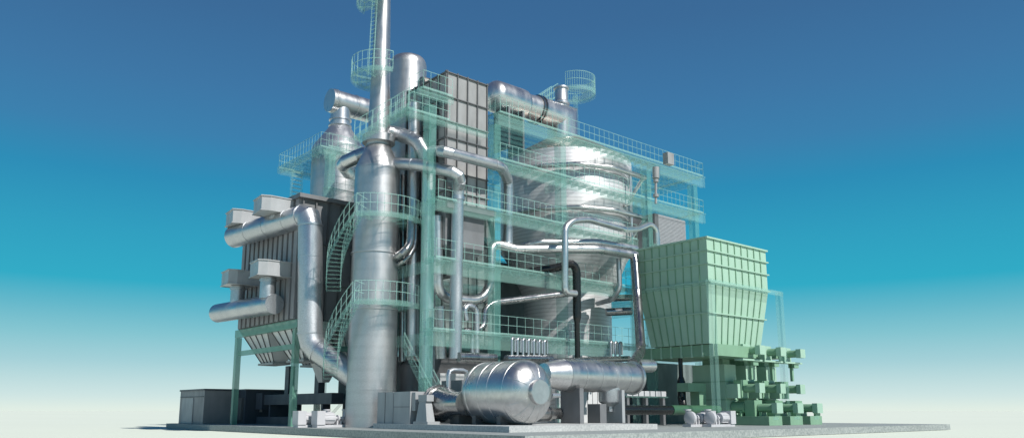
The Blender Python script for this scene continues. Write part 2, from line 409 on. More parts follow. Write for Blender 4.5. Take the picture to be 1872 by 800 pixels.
# crow's nest platform beside the vent
pc = (48.29,46.2,28.64)
q = thing('vent_platform', 'small round green lookout platform high beside the short roof vent', 'platform', pc)
pr_ = 1.75
obj('floor', MB().ring(pc, .62, pr_, pc[2]-.08, pc[2], math.radians(195), math.radians(425)).ring(pc, pr_-.04, pr_+.06, pc[2]-.25, pc[2]+.15, math.radians(195), math.radians(425)), M['teal'], q)
mb = MB(); pts = arc(pc, pr_, pc[2], math.radians(195), math.radians(425), 34)
for p in pts: mb.bar(p, (p[0],p[1],p[2]+1.45), .035)
for f in (1.45,.75):
    for a, b in zip(pts[:-1], pts[1:]): mb.bar((a[0],a[1],a[2]+f), (b[0],b[1],b[2]+f), .05)
obj('railing', mb, M['tealrail'], q)
mb = MB(); mb.bar((pc[0],pc[1],RF),(pc[0],pc[1],pc[2]-.1),.3); obj('post', mb, M['teal'], q)
a, b = Vector((pc[0]-1.0,pc[1]+1.6,pc[2]-.1)), Vector((pc[0]-6.2,pc[1]+1.6,pc[2]-4.1))
mb = MB(); rail(mb, [b+Vector((0,-.4,0)), a+Vector((0,-.4,0))], 1.2, .35, .05, True); rail(mb, [b+Vector((0,.4,0)), a+Vector((0,.4,0))], 1.2, .35, .05, True)
obj('access_stair', mb, M['tealrail'], q)

# ------------------------------------------------------------------ ribbed tower box (economiser)
t = thing('economiser_box', 'tall ribbed grey steel box tower with a tapering hopper bottom, left of the boiler', 'duct casing', (31,42,11))
x0, x1, y0, y1 = 29.35, 32.75, 39.75, 44.3
cs = obj('casing', MB().box(x0,x1,y0,y1,14.1,23.1), M['mesh'], t)
mb = MB()
for i in range(5): x = x0+(x1-x0)*i/4; mb.box(x-.035,x+.035,y0-.10,y0-.003,14.15,23.12)
for i in range(6): y = y0+(y1-y0)*i/5; mb.box(x0-.13,x0-.003,y-.05,y+.05,14.15,23.12)
zs = [14.9,16.2,17.4,18.5,19.6,21.3,23.0]
for z in zs: mb.box(x0-.12,x1+.12,y0-.12,y0-.004,z-.03,z+.03).box(x0-.12,x0-.004,y0,y1,z-.05,z+.05)
obj('stiffener', mb, M['dark'], cs)
obj('shelf', MB().box(x0-.2,x1+.45,y0-.5,y1,13.7,14.08), M['mid'], t)
obj('lower_casing', MB().box(x0+.1,x1-.1,y0+.1,y1-.1,11.4,13.69), M['mid'], t)
hp = [(x0+.1,y0+.1,11.39),(x1-.1,y0+.1,11.39),(x1-.1,y1-.1,11.39),(x0+.1,y1-.1,11.39)]
lo = [(x0+1.3,y0+1.5,9.7),(x1-1.3,y0+1.5,9.7),(x1-1.3,y1-1.6,9.7),(x0+1.3,y1-1.6,9.7)]
obj('hopper', MB().hexa(lo, hp), M['mid'], t)

# ------------------------------------------------------------------ domed tower behind the stack
t = thing('domed_tower', 'upright silver cylinder tower with a domed top, just right of the chimney stack', 'tower', (30.6,46.3,0))
c = (30.55,46.25,0); R = 1.38
obj('shell', MB().lathe([(R,12.9)]+[(R,25.9)]+[(R-.5+.5*math.cos(a), 25.9+.75*math.sin(a)) for a in [PI/2*i/7 for i in range(1,7)]]+[(.45,26.72),(.02,26.75)], c, n=48), M['satin'], t, True)
obj('cone_bottom', MB().lathe([(.45,10.6),(.5,10.7),(R,12.88)], c, n=48), M['galv'], t, True)
for z in (16.1, 20.2): obj('joint_band', MB().lathe([(R,z-.06),(R+.03,z-.05),(R+.03,z+.05),(R,z+.06)], c, n=48, caps=False), M['satin'], t, True)
pipe('cross_duct', 'short rusty-brown duct joining the domed tower to the ribbed tower box', 'duct', [(29.53,43,23.35), (31.8,43,23.49)], .45, M['brown'])

# ------------------------------------------------------------------ left tower with tee duct
c = (32.27,59.32,21.99)
t = thing('bottle_tower', 'broad silver bottle-shaped tower with a sloping shoulder, behind the filter house roof', 'tower', (c[0],c[1],0))
obj('shell', MB().lathe([(2.3,13),(2.3,23.2)], (c[0],c[1],0), n=64), M['satin'], t, True)
obj('shoulder', MB().lathe([(2.3,23.2),(2.24,23.4),(.98,25.2),(.9,25.35)], (c[0],c[1],0), n=64), M['galv'], t, True)
obj('neck', MB().lathe([(.9,25.3),(1.0,25.36),(1.0,25.5),(.88,25.55),(.88,25.85),(.98,25.9),(.98,26.02),(.86,26.06),(.86,27.4)], (c[0],c[1],0), n=40), M['galv'], t, True)
dxa, dxb = c[0]-1.15, c[0]+3.6
td = obj('tee_duct', MB().lathe([(.02,dxa),(1.03,dxa+.02),(1.03,dxb)], (0,c[1],27.55), 'x', 44), M['bright'], t, True)
for x in (dxa+.35, dxa+.5, dxa+2.45): obj('joint_band', MB().lathe([(1.03,x-.05),(1.085,x-.04),(1.085,x+.04),(1.03,x+.05)], (0,c[1],27.55), 'x', 44, False), M['bright'], td, True)

# ------------------------------------------------------------------ left roof deck with stair tower
a = (29.18,56.68,22.2); b = (29.1,64.41,22.2)
t = thing('upper_landing', 'railed pale green deck sticking out left of the bottle-shaped tower', 'platform', (a[0],a[1],22.2))
xx = (a[0]+b[0])/2; ya, yb = a[1], b[1]
obj('deck', deckmesh(xx, xx+4.4, ya, yb, 22.15, .9, 'x'), M['tealdk'], t)
mb = MB(); fbeam_y(mb, xx, ya, yb, 22.22, .55); fbeam_x(mb, xx+.2, xx+4.2, ya, 22.22, .55); fbeam_x(mb, xx+.2, xx+4.2, yb, 22.22, .55); obj('edge_beam', mb, M['teal'], t)
obj('railing', rail(MB(), [(xx+4.2,ya,22.22),(xx,ya,22.22),(xx,yb,22.22),(xx+2.0,yb,22.22)], 1.25, .5), M['tealrail'], t)
sx, sy = (24.85,51.88,17)[0:2]
sp = (xx+1.0, yb-1.6)
mb = MB().box(sp[0]-.55,sp[0]-.4,sp[1]-.1,sp[1]+.1,12,21.9).box(sp[0]+.4,sp[0]+.55,sp[1]-.1,sp[1]+.1,12,21.9); po = obj('post', mb, M['teal'], t)
mb = MB(); z = 12.2
while z < 21.8: mb.box(sp[0]-.4,sp[0]+.4,sp[1]-.12,sp[1]+.12,z,z+.12); z += .36
obj('rung', mb, M['tealrail'], po)
# ------------------------------------------------------------------ filter house (bag house)
t = thing('filter_house', 'dark ribbed filter house with pale hoppers underneath, raised on a green frame at the left', 'filter building', (27,53,0))
x0, x1, y0, y1, z0, z1 = 23.75, 30.6, 48.5, 58.1, 6.98, 15.2
cs = obj('casing', MB().box(x0,x1,y0,y1,z0,z1), M['mid'], t)
mb = MB(); k = 12
for i in range(k):
    a = y0+.1+(y1-y0-.2)*i/k; mb.box(x0-.2, x0-.003, a, a+(y1-y0-.2)/k*.64, z0+.02, z1-.02)
obj('rib_panel', mb, M['rib'], cs)
mb = MB()
for i in range(8): x = x0+.05+(x1-x0-.1)*i/7; mb.box(x-.06,x+.06,y0-.15,y0-.003,z0+.02,z1-.02)
for z in (9.4, 12.2): mb.box(x0-.1,x1,y0-.12,y0-.004,z-.06,z+.06)
obj('stiffener', mb, M['dark'], cs)
obj('roof', MB().box(x0-.35,x1+.3,y0-.35,y1+.3,z1+.003,z1+.28), M['mid'], t)
for i in range(2):
    for j in range(2):
        xa = x0+.1+3.4*i; xb = xa+3.3; ya = y0+.15+4.75*j; yb = ya+4.6
        lo = [(xa+1.35,ya+1.3,4.45),(xb-1.0,ya+1.3,4.45),(xb-1.0,yb-1.2,4.45),(xa+1.35,yb-1.2,4.45)]
        hi = [(xa,ya,6.96),(xb,ya,6.96),(xb,yb,6.96),(xa,yb,6.96)]
        h = obj('hopper', MB().hexa(lo, hi), M['white'], t)
        mb = MB()
        for m_ in range(5):
            f = m_/4; p = Vector(hi[0])*(1-f)+Vector(hi[3])*f; q = Vector(lo[0])*(1-f)+Vector(lo[3])*f; mb.bar(p+Vector((-.04,0,0)), q+Vector((-.04,0,0)), .045, .07)
        obj('seam', mb, M['dark'], h)
        obj('outlet_flange', MB().box(lo[0][0]-.22,lo[1][0]+.22,lo[0][1]-.22,lo[2][1]+.22,4.3,4.445), M['pale'], h)
for x in (23.8, 30.5):
    for y in (48.55, 53.3, 58.05):
        if x < 25 and y == 53.3: continue
        mb = MB(); hcol(mb, x, y, 0, 6.35, .38, .38); obj('leg', mb, M['tealsolid'], t)
for x in (23.8, 30.5):
    mb = MB(); fbeam_y(mb, x, 48.2, 58.4, 6.93, .55); obj('beam', mb, M['tealsolid'], t)
    mb = MB(); mb.box(x-.1,x+.1,48.85,57.75,5.0,5.35); obj('brace', mb, M['tealsolid'], t)
mb = MB(); fbeam_x(mb, 24.1, 30.2, 48.5, 6.93, .55); obj('beam', mb, M['teal'], t)
mb = MB().box(24.1,30.2,48.45,48.65,5.0,5.35); obj('brace', mb, M['tealsolid'], t)

# inlet hoods
def hood(loc, label):
    h = thing('inlet_hood', label, 'duct hood', loc, 'sheet metal hoods along the filter house')
    x, y, z = loc
    lo = [(x,y+.25,z),(x+.55,y,z),(x+2.35,y,z),(x+2.35,y+2.0,z),(x+.2,y+2.0,z)]
    vs = [(a,b_,z) for a,b_,_ in lo]+[(a,b_,z+1.0) for a,b_,_ in lo]
    mb = MB(); mb.add(vs, [(4,3,2,1,0),(5,6,7,8,9)]+[(i,(i+1)%5,5+(i+1)%5,5+i) for i in range(5)])
    obj('body', mb, M['hood'], h)
    cx, cy = x+1.25, y+1.0
    def rimring(zz):
        vs = []
        for s_ in (1.0, 1.06):
            for a,b_,_ in lo: vs.append((cx+(a-cx)*s_, cy+(b_-cy)*s_, zz))
        vs2 = [(a,b_,c_+.07) for a,b_,c_ in vs]
        m2 = MB(); m2.add(vs+vs2, [(i,(i+1)%5,5+(i+1)%5,5+i) for i in range(5)]+[(10+i,15+i,15+(i+1)%5,10+(i+1)%5) for i in range(5)]+[(5+i,5+(i+1)%5,15+(i+1)%5,15+i) for i in range(5)]); return m2
    obj('rim', rimring(z+.96), M['hood'], h); obj('rim', rimring(z-.03), M['hood'], h)
    return h
H1 = hood((21.4,49.45,14.25), 'upper hood nearer the filter house corner, beside the big mitred duct')
nk = obj('neck', MB().lathe([(.5,13.75),(.5,14.0),(.56,14.02),(.56,14.12),(.5,14.14),(.5,14.22)], (22.95,50.5,0), n=28), M['galv'], H1, True)
H2 = dup(H1, (21.4,54.3,14.25), 'upper hood at the far left end of the sloping duct')
H3 = hood((21.4,49.4,9.85), 'lower hood nearer the filter house corner, half in shadow above the closed duct end')
nk = obj('neck', MB().lathe([(.5,8.4),(.5,9.55),(.56,9.57),(.56,9.7),(.5,9.72),(.5,9.82)], (22.45,50.4,0), n=28), M['galv'], H3, True)
H4 = dup(H3, (21.4,54.4,9.85), 'lower hood at the far left, lowest and leftmost of the hoods')

A = (22.3,56.35,13.6); B = (23.72,47.2,13.81); C_ = (24.13,47.2,5.47)
pipe('collector_duct', 'big galvanised duct under the upper hoods, dropping down and into the chimney', 'duct',
     [A, B, (24.14,47.2,5.19), (26.08,44.3,2.97)], .8, M['galv'], .75, True, 28)
pipe('lower_duct', 'short closed galvanised duct with a round end cap, hanging below the two lower hoods', 'duct',
     [(22.2,58.31,8.12), (22.75,49.81,8.01)], .68, M['galv'], None, False, 28)
A = Vector((22.75,49.81,8.01)); B = Vector((22.2,58.31,8.12))

# ------------------------------------------------------------------ sheds and conveyor at the left
t = thing('switch_room', 'pale grey metal switch room with a door, at the left end of the slab', 'shed', (24.2,65,0))
obj('wall', MB().box(23.0,25.5,62.0,67.3,.005,2.55), M['rib'], t); obj('roof', MB().box(22.93,25.57,61.93,67.37,2.553,2.68), M['navy'], t)
obj('panel_strip', MB().box(22.95,22.997,62.1,67.2,2.05,2.12), M['navy'], t)
obj('door', MB().box(22.94,22.997,64.2,66.6,.01,2.0), M['pale'], t)
t = thing('control_shed', 'long dark navy shed behind the pale switch room', 'shed', (27,64.5,0))
obj('wall', MB().box(25.7,29.9,60.6,66.5,.005,2.55), M['navy'], t); obj('roof', MB().box(25.64,29.97,60.53,66.57,2.553,2.67), M['dark'], t)
obj('panel', MB().box(25.5,25.697,60.9,66.2,.3,2.0), M['dark'], t)
obj('access_panel', MB().box(26.9,27.1,60.55,60.597,.9,1.5), M['pale'], t)
t = thing('ash_conveyor', 'dark enclosed conveyor trough running level below the filter house hoppers', 'conveyor', (27,55,0))
obj('trough', MB().box(26.6,27.5,48.6,59.2,1.45,2.2), M['navy'], t); obj('head_box', MB().box(26.45,27.65,59.25,60.4,1.1,2.35), M['navy'], t)
for y in (50.2, 54.5, 58.5): obj('leg', MB().box(26.75,27.35,y-.12,y+.12,.003,1.445), M['navy'], t)
obj('base_rail', MB().box(26.4,27.9,48.8,60,.004,.55), M['navy'], t)
for y in (51.2, 55.9):
    o = obj('drop_chute', MB().box(26.8,27.3,y-.3,y+.3,2.21,4.29), M['navy'], t)
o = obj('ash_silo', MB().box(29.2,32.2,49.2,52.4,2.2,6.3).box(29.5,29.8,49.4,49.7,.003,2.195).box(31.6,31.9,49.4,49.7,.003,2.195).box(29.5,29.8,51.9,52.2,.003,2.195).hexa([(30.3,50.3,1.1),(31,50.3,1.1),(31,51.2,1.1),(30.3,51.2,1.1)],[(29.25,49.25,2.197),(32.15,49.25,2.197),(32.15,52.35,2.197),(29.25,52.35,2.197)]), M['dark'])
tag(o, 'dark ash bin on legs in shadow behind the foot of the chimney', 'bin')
o = obj('dust_chute', MB().hexa([(26.2,49.2,2.9),(26.7,49.2,2.9),(26.7,49.8,2.9),(26.2,49.8,2.9)],[(25.9,48.9,4.2),(27.3,48.9,4.2),(27.3,50.4,4.2),(25.9,50.4,4.2)]), M['hood'])
tag(o, 'small pale tapering chute hanging under the right-hand hopper of the filter house', 'chute')

# ------------------------------------------------------------------ pumps
def pump(base, label, mirror=False, group='motor pumps on the slab edge'):
    bx, by, bz = base
    s_ = -1 if mirror else 1
    t = thing('motor_pump', label, 'pump', base, group)
    def X(a): return bx+s_*a
    L = 2.6
    obj('base_frame', MB().box(X(0),X(L),by-.32,by+.32,bz+.004,bz+.16), M['pump'], t)
    obj('motor', MB().lathe([(.3,0),(.32,.02),(.32,.75),(.3,.78)], (X(.5 if not mirror else 1.28),by,bz+.55), 'x', 24), M['pump'], t, True)
    mb = MB()
    for i in range(8):
        a = i*PI/4+.2; mb.bar((X(.55),by+.33*math.cos(a),bz+.55+.33*math.sin(a)),(X(1.2),by+.33*math.cos(a),bz+.55+.33*math.sin(a)),.035,.05)
    obj('cooling_fins', mb, M['pump'], t)
    obj('terminal_box', MB().box(X(-.05),X(.5),by-.38,by+.38,bz+.17,bz+1.0), M['pump'], t)
    obj('shaft', MB().tube([(X(1.28),by,bz+.55),(X(1.95),by,bz+.55)], .1, 14).tube([(X(1.5),by,bz+.55),(X(1.6),by,bz+.55)], .2, 18), M['pump'], t, True)
    obj('bearing_stand', MB().box(X(1.42),X(1.52),by-.14,by+.14,bz+.162,bz+.42), M['pump'], t); obj('bearing_stand', MB().box(X(1.68),X(1.78),by-.12,by+.12,bz+.162,bz+.42), M['pump'], t)
    obj('volute', MB().tube([(X(2.0),by,bz+.55),(X(2.08),by,bz+.55),(X(2.3),by,bz+.55),(X(2.38),by,bz+.55)], [.3,.42,.42,.28], 26), M['pump'], t, True)
    obj('outlet', MB().tube([(X(2.19),by+.2,bz+.6),(X(2.19),by+.2,bz+1.08)], .15, 16).tube([(X(2.19),by+.2,bz+1.02),(X(2.19),by+.2,bz+1.1)], .24, 18), M['pump'], t, True)
    return t
p1 = pump((22.6,45.6,0), 'white motor pump left of the chimney foot, half hidden by its twin')
p2 = dup(p1, (23.35,44.6,0), 'white motor pump nearest the chimney foot, in front of its twin')
p3 = pump(((44.55,31,0.06)[0],31.0,0), 'grey pump before the silo legs, the left one with its volute showing', True)
p4 = dup(p3, ((45.57,30.2,0.06)[0],30.2,0), 'grey pump before the silo legs, the right one beside the feeders')

# ------------------------------------------------------------------ fan train on the plinth
ZP = .293
t = thing('fan_housing', 'pale box-shaped fan housing in two sections at the left end of the front plinth', 'machine housing', (25.8,39,ZP))
s_ = obj('casing', MB().box(25.0,26.7,38.55,40.2,ZP,2.05), M['pale'], t)
obj('panel_seam', MB().box(24.985,24.998,39.36,39.4,ZP+.01,2.04), M['dark'], s_)
obj('casing', MB().box(25.0,26.6,36.85,38.5,ZP,2.05), M['pale'], t)
obj('panel_seam', MB().box(24.985,24.998,36.9,38.45,1.2,1.23), M['dark'], t)
obj('duct_box', MB().box(25.1,26.4,36.5,36.83,1.0,2.0), M['pale'], t)
obj('underframe', MB().box(25.5,26.4,36.5,36.8,ZP,.995), M['dark'], t)
TX, TZ = 26.55, 1.32
t = thing('drum_furnace', 'shiny horizontal drum with a dished end and round boss, lying on the front plinth', 'pressure drum', (27.75,32,ZP))
DX, DZ, DR = 27.75, 1.95, 1.63
hy = 30.4
prof = [(.03,29.5),(.5,29.51),(.75,29.57),(1.0,29.67),(1.22,29.8),(1.4,29.95),(1.52,30.1),(1.59,30.25),(DR,hy),(DR,33.6),(DR*.9,33.95),(.6,34.2)]
sh = obj('shell', MB().lathe(prof, (DX,0,DZ), 'y', 72), M['drum'], t, True)
for y in (hy+.09, hy+1.3, hy+2.1, hy+3.05): obj('seam_band', MB().lathe([(DR,y-.05),(DR+.014,y-.04),(DR+.014,y+.04),(DR,y+.05)], (DX,0,DZ), 'y', 72, False), M['drum'], sh, True)
obj('boss', MB().lathe([(.02,29.3),(.6,29.3),(.63,29.33),(.63,29.7)], (DX,0,DZ-.02), 'y', 40), M['drum'], t, True)
for k_ in range(14):
    mb = MB()
    c_, s2 = math.cos(2*PI*k_/14), math.sin(2*PI*k_/14); pp = [(DX+r_*c_*1.003, y_-.004, DZ+r_*s2*1.003) for r_, y_ in prof[2:8]]
    for a_, b_ in zip(pp[:-1], pp[1:]): mb.bar(a_, b_, .03, .012)
    obj('gore_seam', mb, M['drum'], sh)
for y in (31.3, 33.3): obj('saddle', MB().box(DX-1.1,DX+1.1,y-.15,y+.15,ZP,.75), M['dark'], t)
cx, cz = 26.5, 1.4
obj('cone', MB().lathe([(.92,36.0),(.9,35.6),(.64,34.8),(.62,33.9)], (cx,0,cz), 'y', 48), M['chrome'], t, True)
obj('flange', MB().lathe([(.6,36.01),(1.03,36.01),(1.03,36.13),(.95,36.15),(.95,36.3),(1.02,36.32),(1.02,36.44),(.6,36.44)], (cx,0,cz), 'y', 48), M['chrome'], t, True)
obj('pedestal', MB().hexa([(25.05,35.3,ZP),(25.6,35.3,ZP),(25.6,36.4,ZP),(25.05,36.4,ZP)],[(25.15,35.6,1.5),(25.55,35.6,1.5),(25.55,36.2,1.5),(25.15,36.2,1.5)]).box(24.95,25.75,35.1,36.46,ZP,ZP+.14), M['pale'], t)
obj('bearing_cap', MB().box(25.12,25.58,35.45,36.25,1.503,1.85), M['pale'], t)
obj('feed_pipe', MB().tube(fillet([(26.5,35.3,.75),(27.0,34.9,.75),(27.6,34.3,1.0)],.3), .2, 16), M['chrome'], t, True)
obj('lower_stand', MB().box(26.6,27.6,34.55,35.3,ZP,.85), M['dark'], t)

t = thing('horizontal_tank', 'long shiny horizontal cylinder with a conical left end, on stands beside the front drum', 'tank', (36,32.6,ZP))
ty = 32.6; tz = 3.02; tr = .93
ta, tb = (32.53,32.6,3.04)[0], (38.64,32.6,3.08)[0]
sh = obj('shell', MB().lathe([(tr,ta),(tr,tb)], (0,ty,tz), 'x', 56), M['drum'], t, True)
for f in (.2,.42,.63,.83): x = ta+(tb-ta)*f; obj('seam_band', MB().lathe([(tr,x-.035),(tr+.02,x-.03),(tr+.02,x+.03),(tr,x+.035)], (0,ty,tz), 'x', 56, False), M['bright'], sh, True)
obj('cone_end', MB().lathe([(.3,ta-1.5),(.62,ta-1.45),(.66,ta-1.3),(tr,ta-.02)], (0,ty,tz), 'x', 48), M['bright'], t, True)
obj('end_flange', MB().lathe([(.5,tb+.2),(tr+.1,tb+.2),(tr+.12,tb+.15),(tr+.12,tb+.02),(tr+.1,tb)], (0,ty,tz), 'x', 56), M['drum'], t, True)
obj('leg', MB().box((33.1,32,1.92)[0],(33.42,32,1.93)[0],31.75,33.3,ZP,tz-.75), M['mid'], t)
obj('leg', MB().box((36.72,32,1.97)[0],(36.97,32,1.97)[0],31.75,33.3,ZP,tz-.8), M['pale'], t)
hx = (36.57,32.6,1.98)[0]
obj('outlet_hopper', MB().lathe([(.2,.95),(.22,1.25),(.62,1.5),(.66,1.6),(.66,2.45)], (hx,ty,0), n=32), M['galv'], t, True)
obj('foot_block', MB().box(hx-1.3,hx-.75,32.2,33.2,ZP,1.4), M['mid'], t)
o = pipe('tank_bypass_pipe', 'thick dark pipe lying low under the horizontal tank on the plinth', 'pipe', [(29.0,33.4,.85),(34.6,33.4,.85)], .33, M['chrome'], None, False, 20)
for x in (30.6, 32.2, 34.3): obj('flange', MB().tube([(x-.06,33.4,.85),(x+.06,33.4,.85)], .43, 20), M['chrome'], o, True)
for x in (30.9, 34.0): obj('valve', MB().tube([(x,33.3,1.1),(x,33.3,1.5)], .05, 8).tube([(x-.18,33.3,1.45),(x+.18,33.3,1.45)], .05, 8), M['dark'], o)
o = pipe('instrument_stub', 'small short stub pipe between the drum end and the grey tank stand', 'pipe', [(30.91,31.8,1.83), (31.5,31.8,1.84)], .13, M['galv'], None, False, 14)
o = pipe('fuel_pipe', 'thick black pipe lying low along the slab under the green silo', 'pipe', [(36.4,33.8,1.05),(44.0,33.8,1.05)], .31, M['black'], None, False, 20)
o = pipe('silo_screw_pipe', 'dark green pipe end joining the low black pipe under the silo', 'pipe', [(44.05,33.8,1.05),(49.5,33.8,1.05)], .33, M['greendk'], None, False, 20)
pipe('gantry_pipe', 'goalpost-shaped grey pipe standing over the neck between fan housing and drum', 'pipe', [(26.9,35.9,2.2),(26.9,35.9,3.25),(28.2,35.9,3.25),(28.2,35.9,1.95)], .14, M['galv'], .3, False, 14)
tag(obj('instrument_cabinet', MB().box(28.4,29.9,36.6,38.6,ZP,2.75), M['mid']), 'plain mid grey cabinet standing behind the goalpost-shaped pipe', 'cabinet')

# ------------------------------------------------------------------ machine halls behind
t = thing('right_hall', 'dark green-grey ground floor hall with a louvred door, behind the green silo legs', 'building', (53,44,0))
obj('wall', MB().box(50.6,58.2,40.2,50.5,.004,4.75), M['shade'], t)
obj('louvre_door', MB().box(50.55,50.597,40.9,43.0,.05,3.0), M['mid'], t)
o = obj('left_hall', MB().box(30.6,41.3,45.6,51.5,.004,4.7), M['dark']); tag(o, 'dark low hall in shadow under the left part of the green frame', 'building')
o = obj('white_cladding_wall', MB().box(40.5,45.2,40.9,41.3,.004,2.6), M['white']); tag(o, 'white panelled low wall behind the horizontal tank', 'wall')
mb = MB()
for i in range(9): x = 40.7+.55*i; mb.box(x-.02,x+.02,40.88,40.897,.01,2.59)
s_ = obj('panel_joint', mb, M['dark'], o)
o = obj('wall_cabinet', MB().box(30.8,33.2,42,44,.004,3.4), M['white']); tag(o, 'off-white cabinet seen through the gap above the neck of the drum', 'cabinet')
t = thing('cable_rack', 'low rack of small pale boxes on posts, right of the horizontal tank', 'rack', (46,35,0))
for i in range(7): obj('box', MB().box(42.2+.62*i,42.72+.62*i,36.0,36.5,2.0,2.36), M['pump'], t)
obj('shelf', MB().box(42.0,46.7,35.95,36.55,1.9,1.995), M['teal'], t)
for x in (42.4, 44.4, 46.3): obj('post', MB().box(x-.12,x+.12,36.1,36.4,.003,1.895), M['mid'], t)
t = thing('rear_shade_backing', 'dark ribbed backing added as shade behind the walkways, between ribbed tower box and boiler', 'duct casing', (37,50,4.7))  # added dark body, stands in for the shadowy interior behind the frame
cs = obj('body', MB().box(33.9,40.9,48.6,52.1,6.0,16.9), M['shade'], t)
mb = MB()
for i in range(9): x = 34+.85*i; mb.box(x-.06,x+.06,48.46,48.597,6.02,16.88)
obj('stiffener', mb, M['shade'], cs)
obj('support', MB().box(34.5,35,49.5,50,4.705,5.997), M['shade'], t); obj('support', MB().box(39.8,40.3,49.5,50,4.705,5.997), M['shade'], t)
o = obj('rear_shade_screen', MB().box(35.0,48.2,51.2,52.0,5.2,13.6).box(35.3,35.7,51.4,51.8,.004,5.197).box(47.6,48,51.4,51.8,.004,5.197), M['shade']); tag(o, 'dark blank screen on posts, added as shade behind the lower boiler cylinder', 'wall')  # added dark screen, fills the shaded interior and hides the sky behind
# grey louvre cabin
t = thing('louvre_cabin', 'grey louvred cabin on an upper floor of the green frame, just above the silo', 'cabin', (52.8,41,14.2))
obj('wall', MB().box(50.3,54.4,39.5,43.2,14.13,16.8), M['brick'], t)
mb = MB()
for i in range(22): z = 14.2+.115*i; mb.box(50.75,54.38,39.46,39.498,z,z+.06)
obj('louvre', mb, M['brick'], t)
obj('dark_edge_strip', MB().box(50.2,50.7,39.42,39.497,14.13,16.78), M['dark'], t)  # darker strip along the left edge of the cabin front

# ------------------------------------------------------------------ silo
t = thing('fuel_silo', 'large green ribbed fuel silo narrowing to the bottom, on slim green posts', 'silo', (50,35,0))
sx0, sx1, sy0, sy1 = 46.25, 53.85, 31.85, 38.05
zt, zm, zb = 13.0, 9.75, 5.6; tp = .55
def sect(z):
    k_ = 0 if z >= zm else tp*(zm-z)/(zm-zb)
    return [(sx0+k_,sy0+k_,z),(sx1-k_,sy0+k_,z),(sx1-k_,sy1-k_,z),(sx0+k_,sy1-k_,z)]
body = obj('upper_bin', MB().hexa(sect(zm), sect(zt)), M['green'], t)
low = obj('lower_bin', MB().hexa(sect(zb), sect(zm-.003)), M['green'], t)
mb = MB(); m2 = MB()
def lerp(a, b, f): return Vector(a)*(1-f)+Vector(b)*f
for (i, j, n_, off) in ((0,1,9,(0,-.04,0)), (3,0,9,(-.04,0,0))):
    for k_ in range(1, n_):
        f = k_/n_; o_ = Vector(off)
        T_, Mm, Bb = (lerp(sect(z)[i], sect(z)[j], f)+o_ for z in (zt, zm, zb))
        mb.bar(T_, Mm, .05, .07); m2.bar(Mm, Bb, .05, .07)
obj('rib', mb, M['green2'], body); obj('rib', m2, M['green2'], low)
for z, w_ in ((zt-.05,.12),(12.05,.09),(11.1,.09),(zm+.08,.11),(7.7,.09)):
    q = sect(z); k_ = q[0][0]-sx0; e = .13
    obj('rim', MB().box(q[0][0]-e, q[1][0]+e, q[0][1]-e, q[2][1]+e, z-w_/2, z+w_/2), M['green'], t)
for (px_, py_) in ((46.05,31.55),(54.9,31.55),(46.05,38.4),(54.9,38.4)):
    mb = MB(); hcol(mb, px_, py_, .003, 9.8, .42, .42); obj('post', mb, M['teal'], t)
mb = MB().box(45.8,55.15,31.34,31.5,9.55,9.9).box(45.8,55.15,31.5,31.75,9.8,9.9); obj('frame_beam', mb, M['teal'], t)
mb = MB().box(45.84,46.0,31.8,38.2,9.55,9.9); obj('frame_beam', mb, M['teal'], t)
q = sect(zb)
obj('screw_trough', MB().box(47.0,51.8,31.9,38.6,4.75,5.55), M['green2'], t)
mb = MB()
for i in range(8): y = 32.2+.9*i; mb.box(46.9,46.997,y-.05,y+.05,4.7,5.57)
obj('trough_rib', mb, M['green'], t)

